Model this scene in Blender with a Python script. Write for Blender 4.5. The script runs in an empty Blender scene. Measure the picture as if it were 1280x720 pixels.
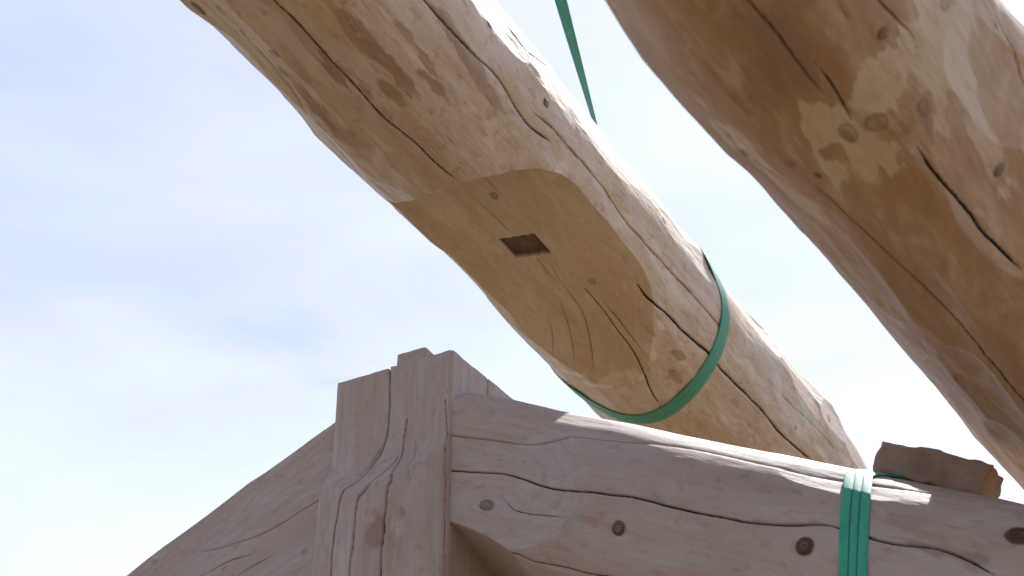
import bpy, math
import numpy as np
from mathutils import Matrix, Vector

sc = bpy.context.scene
COL = sc.collection
rad = math.radians

# ------------------------------------------------------------------ camera
F = 1850.0                      # focal length in photo pixels (1280 wide)
PITCH = rad(31.7)
CAM = np.array([0.0, 0.0, 1.7])
FW = np.array([0.0, math.cos(PITCH), math.sin(PITCH)])
UP = np.array([0.0, -math.sin(PITCH), math.cos(PITCH)])
RT = np.array([1.0, 0.0, 0.0])

def ray(px, py):
    d = RT * (px - 640) / F + FW - UP * (py - 360) / F
    return d                      # unnormalised: parameter = depth

def at(px, py, z):
    return CAM + ray(px, py) * z

def proj(p):
    q = np.asarray(p) - CAM
    z = q @ FW
    return (640 + F * (q @ RT) / z, 360 - F * (q @ UP) / z, z)

def az(deg, slope=0.0):
    a = rad(deg); s = rad(slope)
    return np.array([math.sin(a) * math.cos(s), math.cos(a) * math.cos(s), math.sin(s)])

# ------------------------------------------------------------------ noise
_rng = np.random.RandomState(7)
_T = _rng.rand(64, 64, 64).astype(np.float32)

def vn(x, y, z, seed=0):
    x = x + seed * 13.37; y = y + seed * 7.91; z = z + seed * 3.17
    xi = np.floor(x).astype(np.int64); yi = np.floor(y).astype(np.int64); zi = np.floor(z).astype(np.int64)
    fx = x - xi; fy = y - yi; fz = z - zi
    fx = fx * fx * fx * (fx * (fx * 6 - 15) + 10); fy = fy * fy * fy * (fy * (fy * 6 - 15) + 10); fz = fz * fz * fz * (fz * (fz * 6 - 15) + 10)
    x0 = xi & 63; x1 = (xi + 1) & 63; y0 = yi & 63; y1 = (yi + 1) & 63; z0 = zi & 63; z1 = (zi + 1) & 63
    a = _T[x0, y0, z0] * (1 - fx) + _T[x1, y0, z0] * fx
    b = _T[x0, y1, z0] * (1 - fx) + _T[x1, y1, z0] * fx
    c = _T[x0, y0, z1] * (1 - fx) + _T[x1, y0, z1] * fx
    d = _T[x0, y1, z1] * (1 - fx) + _T[x1, y1, z1] * fx
    return ((a * (1 - fy) + b * fy) * (1 - fz) + (c * (1 - fy) + d * fy) * fz) * 2 - 1

def fbm(x, y, z, seed=0, octv=3):
    t = 0; a = 1.0; n = 0
    for k in range(octv):
        t = t + a * vn(x, y, z, seed + k * 5); n += a
        x = x * 2.03; y = y * 2.03; z = z * 2.03; a *= .5
    return t / n

def sstep(a, b, x):
    t = np.clip((x - a) / (b - a), 0, 1)
    return t * t * (3 - 2 * t)

# ------------------------------------------------------------------ mesh utils
def grid_mesh(name, V, nu, nv, wrap_v, caps, mats, attrs=None, vecs=None, smooth=True, extra_v=None, sharp=None):
    """V: (nu*nv,3), u major. wrap_v closes v. caps: two centre vertices appended in V."""
    me = bpy.data.meshes.new(name)
    i = np.arange(nu - 1)[:, None] * nv
    if wrap_v:
        j = np.arange(nv)[None, :]; j2 = (j + 1) % nv
    else:
        j = np.arange(nv - 1)[None, :]; j2 = j + 1
    q = np.stack([i + j, i + j2, i + nv + j2, i + nv + j], -1).reshape(-1, 4)
    loops = q.ravel(); nq = len(q)
    starts = np.arange(nq) * 4
    tot = np.full(nq, 4)
    if caps:
        c0 = nu * nv; c1 = c0 + 1
        jj = np.arange(nv); j2 = (jj + 1) % nv
        t0 = np.stack([np.full(nv, c0), j2, jj], -1)
        b = (nu - 1) * nv
        t1 = np.stack([np.full(nv, c1), b + jj, b + j2], -1)
        t = np.concatenate([t0, t1])
        starts = np.concatenate([starts, len(loops) + np.arange(len(t)) * 3])
        tot = np.concatenate([tot, np.full(len(t), 3)])
        loops = np.concatenate([loops, t.ravel()])
    me.vertices.add(len(V)); me.vertices.foreach_set('co', V.astype(np.float32).ravel())
    me.loops.add(len(loops)); me.loops.foreach_set('vertex_index', loops.astype(np.int32))
    me.polygons.add(len(starts)); me.polygons.foreach_set('loop_start', starts.astype(np.int32))
    try: me.polygons.foreach_set('loop_total', tot.astype(np.int32))
    except Exception: pass
    sm = np.ones(len(starts), bool) if smooth else np.zeros(len(starts), bool)
    if caps: sm[nq:] = False
    me.polygons.foreach_set('use_smooth', sm)
    me.update(calc_edges=True); me.validate()
    for k, a in (attrs or {}).items():
        at_ = me.attributes.new(k, 'FLOAT', 'POINT')
        at_.data.foreach_set('value', np.asarray(a, np.float32).ravel())
    for k, a in (vecs or {}).items():
        at_ = me.attributes.new(k, 'FLOAT_VECTOR', 'POINT')
        at_.data.foreach_set('vector', np.asarray(a, np.float32).ravel())
    me.materials.append(mats)
    return me

def link(name, me, parent=None):
    o = bpy.data.objects.new(name, me); COL.objects.link(o)
    if parent: o.parent = parent
    return o

def tag(o, label, cat, group=None):
    o['label'] = label; o['category'] = cat
    if group: o['group'] = group
    return o

# ------------------------------------------------------------------ materials
def new_mat(name):
    m = bpy.data.materials.new(name); m.use_nodes = True
    nt = m.node_tree; nt.nodes.clear()
    return m, nt

class N:
    def __init__(s, nt): s.nt = nt
    def n(s, t, **k):
        x = s.nt.nodes.new(t)
        for a, b in k.items(): setattr(x, a, b)
        return x
    def l(s, a, b): s.nt.links.new(a, b)
    def attr(s, name, out='Fac'):
        x = s.n('ShaderNodeAttribute', attribute_name=name); return x.outputs[out]
    def math(s, op, a, b=None, clamp=False):
        x = s.n('ShaderNodeMath', operation=op, use_clamp=clamp)
        for i, v in enumerate((a, b)):
            if v is None: continue
            if isinstance(v, (int, float)): x.inputs[i].default_value = v
            else: s.l(v, x.inputs[i])
        return x.outputs[0]
    def mix(s, f, a, b, mode='MIX'):
        x = s.n('ShaderNodeMix', data_type='RGBA', blend_type=mode)
        for i, v in ((0, f), (6, a), (7, b)):
            if isinstance(v, (int, float)): x.inputs[i].default_value = v
            elif isinstance(v, tuple): x.inputs[i].default_value = v + (1,) if len(v) == 3 else v
            else: s.l(v, x.inputs[i])
        return x.outputs[2]
    def noise(s, vec, scale, detail=4, rough=.55, dist=0, mul=None):
        if mul:
            mp = s.n('ShaderNodeMapping'); mp.inputs['Scale'].default_value = mul
            s.l(vec, mp.inputs['Vector']); vec = mp.outputs[0]
        x = s.n('ShaderNodeTexNoise'); x.inputs['Scale'].default_value = scale
        x.inputs['Detail'].default_value = detail; x.inputs['Roughness'].default_value = rough
        x.inputs['Distortion'].default_value = dist
        s.l(vec, x.inputs['Vector']); return x.outputs[0]
    def ramp(s, v, lo, hi, a=0., b=1.):
        x = s.n('ShaderNodeMapRange', interpolation_type='SMOOTHSTEP')
        s.l(v, x.inputs[0])
        for i, q in enumerate((lo, hi, a, b)): x.inputs[i + 1].default_value = q
        return x.outputs[0]

def wood(name, base=(.50, .42, .345), warm=(.44, .33, .21), brown=(.20, .115, .06), pale=(.62, .54, .42),
         mott=.5, fuzz=1.0, brown_amt=.55, seatcol=None, blotch=.38):
    """Peeled spruce log. Reads point attributes: gc (grain coordinates in metres: along, around, radius),
    tone (-1 brown bast left on and painted mortise shade .. +1 pale fresh wood), knot (mortise shade too), crack, cut (tool-cut flat)."""
    m, nt = new_mat(name); g = N(nt)
    gc = g.attr('gc', 'Vector')
    tone = g.attr('tone'); knot = g.attr('knot'); crack = g.attr('crack'); cut = g.attr('cut')
    big = g.noise(gc, 1, 4, .55, .6, mul=(2.2, 9, 9))
    mid = g.noise(gc, 1, 5, .6, .5, mul=(7, 42, 42))
    fine = g.noise(gc, 1, 4, .6, .15, mul=(9, 260, 260))
    vf = g.noise(gc, 1, 3, .6, 0, mul=(60, 900, 900))
    blot = g.noise(gc, 1, 3, .6, .3, mul=(24, 34, 34))
    c = g.mix(g.ramp(big, .34, .64), base, warm)
    big2 = g.noise(gc, 1, 5, .6, 1.2, mul=(5, 14, 14))
    c = g.mix(g.math('MULTIPLY', g.ramp(big2, .5, .68), .45), c, pale)
    c = g.mix(g.math('MULTIPLY', g.ramp(mid, .5, .75), mott), c, (warm[0] * .8, warm[1] * .72, warm[2] * .62))
    # long streaks of growth rings cut at a glancing angle
    sep = g.n('ShaderNodeSeparateXYZ'); g.l(gc, sep.inputs[0])
    rr = g.math('MULTIPLY', sep.outputs[2], 420.0)
    rr = g.math('ADD', rr, g.math('MULTIPLY', big, 9.0))
    ring = g.math('SINE', rr)
    ring = g.ramp(ring, .1, 1.0)
    c = g.mix(g.math('MULTIPLY', ring, g.math('ADD', g.math('MULTIPLY', cut, .04), .10)), c, (warm[0] * .75, warm[1] * .6, warm[2] * .45))
    # bast / pale patches, and the shade painted into the mortise
    nn = g.math('MULTIPLY', g.math('SUBTRACT', mid, .5), .9)
    t2 = g.math('ADD', tone, nn)
    c = g.mix(g.math('MULTIPLY', g.ramp(t2, -.15, -.75), brown_amt), c, brown)
    c = g.mix(g.math('MULTIPLY', g.ramp(t2, .15, .7), .8), c, pale)
    c = g.mix(g.math('MULTIPLY', g.ramp(blot, .54, .72), blotch), c, brown)
    c = g.mix(g.math('MULTIPLY', g.ramp(fine, .40, .75), .20), c, (warm[0] * .55, warm[1] * .45, warm[2] * .4))
    c = g.mix(g.math('MULTIPLY', g.ramp(vf, .55, .8), .12 ), c, (warm[0] * .4, warm[1] * .35, warm[2] * .3))
    if seatcol: c = g.mix(g.math('MULTIPLY', cut, .5), c, seatcol)
    # knots: dark rim, brown heart with rings; also darkens the mortise walls as painted shade
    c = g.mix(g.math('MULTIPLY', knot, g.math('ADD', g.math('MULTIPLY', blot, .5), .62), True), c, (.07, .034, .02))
    c = g.mix(g.ramp(crack, .25, .85), c, (.035, .02, .014))
    bs = g.n('ShaderNodeBsdfPrincipled')
    g.l(c, bs.inputs['Base Color'])
    rgh = g.ramp(mid, .3, .7, .50, .68); g.l(rgh, bs.inputs['Roughness'])
    bs.inputs['Specular IOR Level'].default_value = .32
    h = g.math('ADD', g.math('MULTIPLY', fine, .6), g.math('MULTIPLY', vf, .35))
    h = g.math('ADD', h, g.math('MULTIPLY', mid, .9))
    bp = g.n('ShaderNodeBump'); bp.inputs['Strength'].default_value = .55 * fuzz
    bp.inputs['Distance'].default_value = .0022
    g.l(h, bp.inputs['Height']); g.l(bp.outputs[0], bs.inputs['Normal'])
    out = g.n('ShaderNodeOutputMaterial'); g.l(bs.outputs[0], out.inputs[0])
    return m

def webbing(name, colour, dark, seam=.75):
    """polyester webbing; uvw attribute: x along (m), y across (-1..1)"""
    m, nt = new_mat(name); g = N(nt)
    uv = g.attr('gc', 'Vector')
    sep = g.n('ShaderNodeSeparateXYZ'); g.l(uv, sep.inputs[0])
    rib = g.math('SINE', g.math('MULTIPLY', sep.outputs[0], 2 * math.pi / .0028))
    line = g.math('ABSOLUTE', g.math('SUBTRACT', g.math('ABSOLUTE', sep.outputs[1]), .30))
    lm = g.ramp(line, .075, .03)
    dirt = g.noise(uv, 1, 4, .6, .4, mul=(18, 2.0, 1))
    c = g.mix(g.math('MULTIPLY', g.ramp(dirt, .45, .75), .45), colour, dark)
    c = g.mix(g.math('MULTIPLY', lm, seam), c, (dark[0] * .3, dark[1] * .3, dark[2] * .3))
    bs = g.n('ShaderNodeBsdfPrincipled'); g.l(c, bs.inputs['Base Color'])
    bs.inputs['Roughness'].default_value = .6
    bs.inputs['Sheen Weight'].default_value = 0
    h = g.math('SUBTRACT', g.math('MULTIPLY', rib, .25), g.math('MULTIPLY', lm, 2 * seam))
    bp = g.n('ShaderNodeBump'); bp.inputs['Strength'].default_value = .6; bp.inputs['Distance'].default_value = .0012
    g.l(h, bp.inputs['Height']); g.l(bp.outputs[0], bs.inputs['Normal'])
    out = g.n('ShaderNodeOutputMaterial'); g.l(bs.outputs[0], out.inputs[0])
    return m

# ------------------------------------------------------------------ the log builder
def resample(P, n=None, step=.006):
    P = np.asarray(P, float)
    if len(P) < 3:
        pass
    else:                      # Catmull-Rom
        Q = np.vstack([2 * P[0] - P[1], P, 2 * P[-1] - P[-2]]); out = []
        for i in range(1, len(Q) - 2):
            t = np.linspace(0, 1, 12, endpoint=False)[:, None]
            a, b, c, d = Q[i - 1], Q[i], Q[i + 1], Q[i + 2]
            out.append(.5 * ((2 * b) + (-a + c) * t + (2 * a - 5 * b + 4 * c - d) * t * t + (-a + 3 * b - 3 * c + d) * t ** 3))
        out.append(P[-1:]); P = np.vstack(out)
    L = np.r_[0, np.cumsum(np.linalg.norm(np.diff(P, axis=0), axis=1))]
    m = max(4, int(L[-1] / step))
    u = np.linspace(0, L[-1], m)
    return np.stack([np.interp(u, L, P[:, k]) for k in range(P.shape[1])], 1), u, L[-1]

class Log:
    def __init__(s, p0, d, length, r0, thc_s, seed, outlineA=None, outlineB=None, dense=(0, 1), ns=700, nth=640, smooth_out=False):
        s.p0 = np.asarray(p0, float); s.X = d / np.linalg.norm(d)
        z = np.array([0, 0, 1.0]); s.Y = np.cross(z, s.X); s.Y /= np.linalg.norm(s.Y); s.Z = np.cross(s.X, s.Y)
        s.L = length; s.r0 = r0; s.seed = seed; s.dense = dense; s.ns = ns; s.nth = nth
        q = CAM - (s.p0 + s.X * thc_s)
        s.thc = math.atan2(q @ s.Z, q @ s.Y)
        s.out = []
        for o in (outlineA, outlineB):
            if not o: continue
            S = []; R = []; T = []
            for (px, py) in o:
                ss, r, th = s.closest(px, py)
                S.append(ss); R.append(r); T.append(th)
            i = np.argsort(S); Ra = np.array(R)[i]
            if smooth_out and len(Ra) > 5: Ra[1:-1] = Ra[1:-1] * .4 + .3 * (Ra[:-2] + Ra[2:])
            s.out.append((np.array(S)[i], Ra, np.unwrap(np.array(T))[i]))
        s.cuts = []
        allr = np.concatenate([o[1] for o in s.out]) if s.out else np.array([r0])
        s.rm = float(np.mean(allr))
    def closest(s, px, py):
        d = ray(px, py); d = d / np.linalg.norm(d); w = CAM - s.p0
        b = d @ s.X; d0 = d @ w; e = s.X @ w
        den = 1 - b * b
        tr = (b * e - d0) / den; ss = (e - b * d0) / den
        v = CAM + d * tr - s.p0 - s.X * ss
        return ss, np.linalg.norm(v), math.atan2(v @ s.Z, v @ s.Y)
    def base(s, S, TH):
        R = np.full(np.broadcast(S, TH).shape, s.rm)
        tap = np.zeros_like(R)
        if s.out:
            ks = []
            for (a, r, t) in s.out:
                # low pass for the round of the log, the residue stays near its own edge
                co = np.polyfit(a, r, 1)
                Sc = np.clip(S, a[0] - .1, a[-1] + .1)
                lin = np.polyval(co, Sc)
                th0 = np.interp(S, a, t)
                dt = (TH - th0 + math.pi) % (2 * math.pi) - math.pi
                rr = np.interp(S, a, r - np.polyval(co, a))
                fade = sstep(a[0] - .5, a[0], S) * (1 - sstep(a[-1], a[-1] + .5, S))
                tap = tap + rr * fade * np.exp(-(dt / rad(38)) ** 2)
                ks.append((lin, th0))
            if len(ks) == 2:
                (l0, t0), (l1, t1) = ks
                w = .5 + .5 * np.cos((TH - t1))
                w = w * w * (3 - 2 * w)
                R = l0 * (1 - w) + l1 * w
            else:
                R = ks[0][0] + 0 * TH
        return R + tap
    def Rf(s, S, TH):
        R = s.base(S, TH)
        for c in s.cuts: R = np.minimum(R, c(S, TH, R))
        return R
    def pix(s, px, py):
        d = ray(px, py); z = np.linspace(.8, 8, 7201)
        P = CAM + d * z[:, None] - s.p0
        S = P @ s.X; y = P @ s.Y; zz = P @ s.Z
        rr = np.hypot(y, zz); th = np.arctan2(zz, y)
        ins = rr < s.Rf(S, th)
        if ins.any():
            i = np.argmax(ins)
        else:
            i = np.argmin(rr - s.Rf(S, th))
        return S[i], s.wrap(th[i])
    def wrap(s, th):
        return s.thc + (th - s.thc + math.pi) % (2 * math.pi) - math.pi
    def build(s, name, mat, strokes=260, stroke_d=(.002, .006), cracks=(), knots=(), tones=(), lumps=(),
              mortise=None, nocut_zone=None, rough=.0012, end_r=.01, cutfree=None):
        sd, se = s.dense
        na = max(2, int((sd) / .05)); nb = max(2, int((s.L - se) / .05))
        S = np.concatenate([np.linspace(0, sd, na, endpoint=False), np.linspace(sd, se, s.ns, endpoint=False), np.linspace(se, s.L, nb + 1)])
        half = rad(108); n1 = int(s.nth * .86); n2 = s.nth - n1
        TH = np.concatenate([np.linspace(-half, half, n1, endpoint=False), np.linspace(half, 2 * math.pi - half, n2, endpoint=False)]) + s.thc
        s_, t_ = np.meshgrid(S, TH, indexing='ij')
        rng = np.random.RandomState(s.seed)
        if mortise:          # lay the grid lines along the mortise edges
            (ms, mt, ha, hb, depth, ml, mk) = mortise
            lat = s.rm * .9 * np.sin(t_ - mt) - ml
            win = np.exp(-((s_ - ms) / .16) ** 4 - (lat / .14) ** 4) * (np.cos(t_ - mt) > 0)
            s_ = s_ + mk * lat * win
        B = s.base(s_, t_)
        r0 = s.rm
        cx, cy = np.cos(t_) * r0, np.sin(t_) * r0
        B = B + .0035 * fbm(s_ * 3.2, cx * 9, cy * 9, s.seed, 3) + (stroke_d[0] + stroke_d[1]) * .33
        for (px, py, ls, lt, hgt) in lumps:
            a, b = s.pix(px, py); dt = (t_ - b + math.pi) % (2 * math.pi) - math.pi
            B = B + hgt * np.exp(-((s_ - a) / ls) ** 2 - (dt * r0 / lt) ** 2)
        R = B.copy()
        # drawknife strokes: long shallow planes
        smin = .0008
        for k in range(strokes):
            sc_ = rng.uniform(-.1, s.L + .1); tc = rng.uniform(-math.pi, math.pi) + s.thc
            dep = rng.uniform(*stroke_d); hl = rng.uniform(.12, .42)
            tw = math.acos(max(-1, 1 - (dep + .003) / r0)) * 1.15
            i0, i1 = np.searchsorted(S, [sc_ - hl * 1.25, sc_ + hl * 1.25])
            if i1 <= i0: continue
            dth = (t_[i0:i1] - tc + math.pi) % (2 * math.pi) - math.pi
            jm = np.where(np.abs(dth[0]) < min(1.2, tw * 1.8))[0]
            if len(jm) == 0: continue
            ds = s_[i0:i1][:, jm] - sc_; dt = dth[:, jm]
            bi = np.interp(sc_, S, B[:, int(np.argmin(np.abs(((TH - tc + math.pi) % (2 * math.pi)) - math.pi)))])
            skew = rng.uniform(-.12, .12)
            pl = (bi - dep) / np.cos(np.clip(dt + skew * ds, -1.3, 1.3)) + dep * (ds / hl) ** 2 + .03 * (np.abs(ds) / (hl * 1.25)) ** 6 + .03 * (np.abs(dt) / min(1.2, tw * 1.8)) ** 5
            sub = R[i0:i1][:, jm]
            R[i0:i1, jm[0]:jm[-1] + 1] = np.minimum(R[i0:i1, jm[0]:jm[-1] + 1], pl) if (np.diff(jm) == 1).all() else R[i0:i1, jm[0]:jm[-1] + 1]
        cutA = np.zeros_like(R)
        for c in s.cuts:
            cr = c(s_, t_, B)
            cr = cr + .0007 * vn(s_ * 9, cx * 22, cy * 22, 3)
            hit = sstep(.0, .0015, R - cr)
            cutA = np.maximum(cutA, hit)
            R = np.minimum(R, cr)
        R = R + rough * fbm(s_ * 14, cx * 60, cy * 60, s.seed + 9, 3) * (1 - .75 * cutA)
        # grain coordinates, bent round the knots
        arc = (t_ - s.thc) * r0
        garc = arc + .010 * vn(s_ * 1.6, cx * 6, cy * 6, 31)
        knot_and_shade = np.zeros_like(R); tone = np.zeros_like(R)
        for kn in knots:
            px, py, rs, rt, prot = kn[:5]; strength = kn[5] if len(kn) > 5 else 1
            a, b = s.pix(px, py); ds = s_ - a; da = arc - (b - s.thc) * r0
            d = np.sqrt((ds / rs) ** 2 + (da / rt) ** 2)
            w = d + .12 * vn(s_ * 60, cx * 60, cy * 60, 5)
            ringk = np.exp(-((w - .92) / .16) ** 2)
            ins = 1 - sstep(.8, 1.1, w)
            inner = (.2 + .6 * strength) * (.88 + .12 * np.cos(w * 10))
            knot_and_shade = np.maximum(knot_and_shade, strength * np.maximum(ringk, ins * inner))
            R = R + prot * (1 - sstep(.7, 1.25, d)) - .0012 * ringk * abs(strength)
            # flow of the grain
            garc = garc + np.tanh(da / (rt * 1.2)) * rt * 1.1 * np.exp(-(ds / (rs * 3.0)) ** 2 - (da / (rt * 5)) ** 2) * -1
            tone = tone - .18 * np.exp(-(d / 2.2) ** 2)
        ew = 1.15 * fbm(s_ * 8, cx * 34, cy * 34, 41, 4) + .45 * fbm(s_ * 30, cx * 110, cy * 110, 44, 3)
        for (px, py, ls, lt, rot, val) in tones:
            a, b = s.pix(px, py); ds = s_ - a; da = arc - (b - s.thc) * r0
            u = ds * math.cos(rot) + da * math.sin(rot); v = -ds * math.sin(rot) + da * math.cos(rot)
            d = np.sqrt((u / ls) ** 2 + (v / lt) ** 2) + ew
            tone = tone + val * (1 - sstep(.45, 1.25, d))
        crA = np.zeros_like(R); dep = np.zeros_like(R)
        for ci, cr in enumerate(cracks):
            pts, wid = cr[0], cr[1]; depth = cr[2] if len(cr) > 2 else .014
            sp = np.array([s.pix(*p) for p in pts]); sp[:, 1] = (sp[:, 1] - s.thc) * r0
            P, u, Ltot = resample(sp)
            P[:, 1] += .0014 * vn(u * 16, u * 0 + ci, u * 0, 77) + .0004 * vn(u * 70, u * 0 + ci, u * 0, 78)
            taper = np.minimum(1, np.minimum(u, Ltot - u) / .07 + .22) * (1 + .18 * vn(u * 18, u * 0 + ci, u * 0, 79))
            if len(cr) > 3:
                if 'a' in cr[3]: taper = np.where(u < Ltot * .5, 1, taper)
                if 'b' in cr[3]: taper = np.where(u > Ltot * .5, 1, taper)
            i0, i1 = np.searchsorted(S, [P[:, 0].min() - .02, P[:, 0].max() + .02])
            lo, hi = P[:, 1].min() - .02, P[:, 1].max() + .02
            jm = np.where((arc[0] > lo) & (arc[0] < hi))[0]
            if len(jm) == 0 or i1 <= i0: continue
            j0, j1 = jm[0], jm[-1] + 1
            ss = s_[i0:i1, j0:j1]; aa = arc[i0:i1, j0:j1]
            best = np.full(ss.shape, 1e9); tw = np.zeros(ss.shape)
            for k in range(len(P) - 1):
                a0, a1 = P[k], P[k + 1]; e = a1 - a0; l2 = e @ e + 1e-12
                k0 = np.searchsorted(S[i0:i1], min(a0[0], a1[0]) - .012); k1 = np.searchsorted(S[i0:i1], max(a0[0], a1[0]) + .012)
                if k1 <= k0: continue
                x = ss[k0:k1] - a0[0]; y = aa[k0:k1] - a0[1]
                t = np.clip((x * e[0] + y * e[1]) / l2, 0, 1)
                dd = np.hypot(x - t * e[0], y - t * e[1])
                m = dd < best[k0:k1]
                best[k0:k1][m] = dd[m]; tw[k0:k1][m] = (taper[k] * (1 - t) + taper[k + 1] * t)[m]
            w = np.maximum(wid * tw * .82, .0004)
            f = 1 - sstep(.55, 1.15, best / w)
            vis = np.clip(w / .0016, 0, 1)
            lip = np.exp(-((best - w) / (.006)) ** 2) * .0009
            crA[i0:i1, j0:j1] = np.maximum(crA[i0:i1, j0:j1], f * vis)
            dep[i0:i1, j0:j1] = np.maximum(dep[i0:i1, j0:j1], f * depth * .7 * np.minimum(1, tw))
            R[i0:i1, j0:j1] -= lip * 1.2
        R = R - dep
        R0 = R.copy()
        Yc = R * np.cos(t_); Zc = R * np.sin(t_); Xc = s_.copy()
        if mortise:
            lat = R * np.sin(t_ - mt) - ml
            inside = (np.abs(s_ - mk * lat - ms) < ha) & (np.abs(lat) < hb) & (np.cos(t_ - mt) > 0)
            Yc = np.where(inside, Yc - depth * math.cos(mt), Yc); Zc = np.where(inside, Zc - depth * math.sin(mt), Zc)
            cutA = np.where(inside, 1, cutA); crA = np.where(inside, 0.0, crA); tone = np.where(inside, -1.3, tone); knot_and_shade = np.where(inside, 1.0, knot_and_shade)  # mortise walls darkened in the colour, standing in for shade in the hole
        # slightly rounded arrises at the log ends
        V = np.stack([Xc, Yc, Zc], -1).reshape(-1, 3)
        c0 = [0, 0, 0]; c1 = [s.L, 0, 0]
        V = np.vstack([V, [c0, c1]])
        def ex(a, v=0.0): return np.r_[a.ravel(), v, v]
        gc = np.stack([s_, garc, R0], -1).reshape(-1, 3); gc = np.vstack([gc, [[0, 0, 0], [s.L, 0, 0]]])
        me = grid_mesh(name, V, len(S), len(TH), True, True, mat,
                       {'tone': ex(tone), 'knot': ex(knot_and_shade), 'crack': ex(crA), 'cut': ex(cutA)}, {'gc': gc})
        o = link(name, me)
        M = Matrix([[s.X[0], s.Y[0], s.Z[0], s.p0[0]], [s.X[1], s.Y[1], s.Z[1], s.p0[1]], [s.X[2], s.Y[2], s.Z[2], s.p0[2]], [0, 0, 0, 1]])
        o.matrix_world = M
        s.obj = o
        return o
    def point(s, S, TH, R):
        return s.p0 + s.X * S + (s.Y * math.cos(TH) + s.Z * math.sin(TH)) * R

def band(name, C, Nn, T, width, thick, mat, parent=None, closed=False, wide=None):
    """webbing band along points C with outward normals Nn and side vectors T"""
    C = np.asarray(C); n = len(C)
    prof = [(-1, 0), (-1, 1), (-.94, 1.25), (-.5, 1.25), (-.34, 1.25), (-.30, 1.1), (-.26, 1.25), (0, 1.3), (.26, 1.25), (.30, 1.1), (.34, 1.25), (.5, 1.25), (.94, 1.25), (1, 1), (1, 0), (.5, -.0), (-.5, -.0)]
    L = np.r_[0, np.cumsum(np.linalg.norm(np.diff(C, axis=0), axis=1))]
    V = []; g = []
    for i in range(n):
        w = width[i] if hasattr(width, '__len__') else width
        for (a, b) in prof:
            V.append(C[i] + T[i] * a * w / 2 + Nn[i] * b * thick); g.append((L[i], a, b))
    V = np.array(V); m = len(prof)
    caps = not closed
    if closed:
        V = np.vstack([V, V[:m]]); g = g + [(L[-1] + .01, a, b) for (a, b) in prof]; n += 1
    else:
        V = np.vstack([V, [C[0]], [C[-1]]]); g = g + [(0, 0, 0), (L[-1], 0, 0)]
    me = grid_mesh(name, V, n, m, True, caps, mat, {}, {'gc': np.array(g)})
    return link(name, me, parent)

# ------------------------------------------------------------------ materials in use
M_ridge = wood('peeled_spruce_ridge', mott=.55, brown_amt=.65, seatcol=(.40, .285, .155))
M_purlin = wood('peeled_spruce_purlin', base=(.42, .285, .18), warm=(.36, .225, .13), brown=(.20, .115, .065), pale=(.56, .46, .34), mott=.2, blotch=.15)
M_truss = wood('sawn_and_peeled_truss_wood', base=(.395, .33, .305), warm=(.365, .282, .235), brown=(.22, .14, .09), pale=(.44, .38, .33), mott=.25, fuzz=.7)
M_block = wood('weathered_offcut', base=(.29, .215, .165), warm=(.24, .16, .11), brown=(.15, .09, .055), pale=(.33, .155, .06), mott=.6, fuzz=1.2)
M_web = webbing('green_webbing', (.04, .25, .15), (.02, .12, .08), .12)
M_web2 = webbing('teal_green_webbing', (.03, .36, .25), (.02, .2, .14))

# ------------------------------------------------------------------ LOG 1 : the slung ridge log
K1 = 1.215
A1 = at(580, 160, 3.25 * K1); D1 = az(27.6)
BACK = 3.0
L1L = [(221,0),(243,15),(266,31),(292,56),(311,79),(338,105),(361,131),(374,156),(397,174),(423,197),(443,216),(462,234),(480,248),(493,257),(503,272),(523,290),(552,311),(585,344),(614,377),(643,412),(674,443),(698,469),(729,498),(749,520)]
L1R = [(617,0),(643,33),(667,60),(685,80),(698,103),(717,123),(750,163),(773,197),(800,224),(828,257),(847,285),(877,315),(893,337),(917,375),(960,418),(995,465),(1039,506),(1048,528),(1066,555),(1082,584)]
lg = Log(A1 - D1 * BACK, D1, 7.4, .285, BACK + .7, 11, L1L, L1R, dense=(1.95, 5.7), ns=980, nth=660)
TH_DOWN = -math.pi / 2
TH_DOWN = lg.wrap(TH_DOWN)
if 0:
    print('ridge outl', lg.out)
# boundary of the seat cut on its right-hand side -> depth of the flat along the log
bnd = [(664,207),(690,209),(712,224),(730,243),(757,273),(787,301),(804,320),(822,345),(831,375),(828,405),(815,440),(792,474)]
bs_ = np.array([lg.pix(*p) for p in bnd])
bend = lg.pix(749, 481)
S_top = lg.pix(600, 221)[0]
mo = lg.pix(657, 307)
TH_N = mo[1]
print('ridge cut: theta n', math.degrees(TH_N), 'down', math.degrees(TH_DOWN), 'S', S_top, 'bnd', [(round(a, 3), round(math.degrees(b), 1)) for a, b in bs_], 'end', bend, 'mo', mo, 'rm', lg.rm)
TH_N = TH_DOWN * .5 + TH_N * .5
hs = [S_top - .012, S_top + .004, S_top + .03, S_top + .10]
_d = []
for a, b in bs_:
    _d.append((a, 1 - math.cos(min(1.3, abs(b - TH_N)))))
_d.sort()
dS = np.array([q[0] for q in _d]); dD = np.array([q[1] for q in _d]) * lg.rm
_te = np.array([lg.pix(*p) for p in [(490,251),(530,242),(570,231),(600,221),(640,210),(668,206),(695,211),(722,230),(745,256)]])
_te = _te[np.argsort(_te[:, 1])]
_le = np.array([lg.pix(*p) for p in [(650,415),(692,450),(717,466),(749,482),(775,482),(794,474),(812,450),(826,412)]])
_le = _le[np.argsort(_le[:, 1])]
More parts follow.
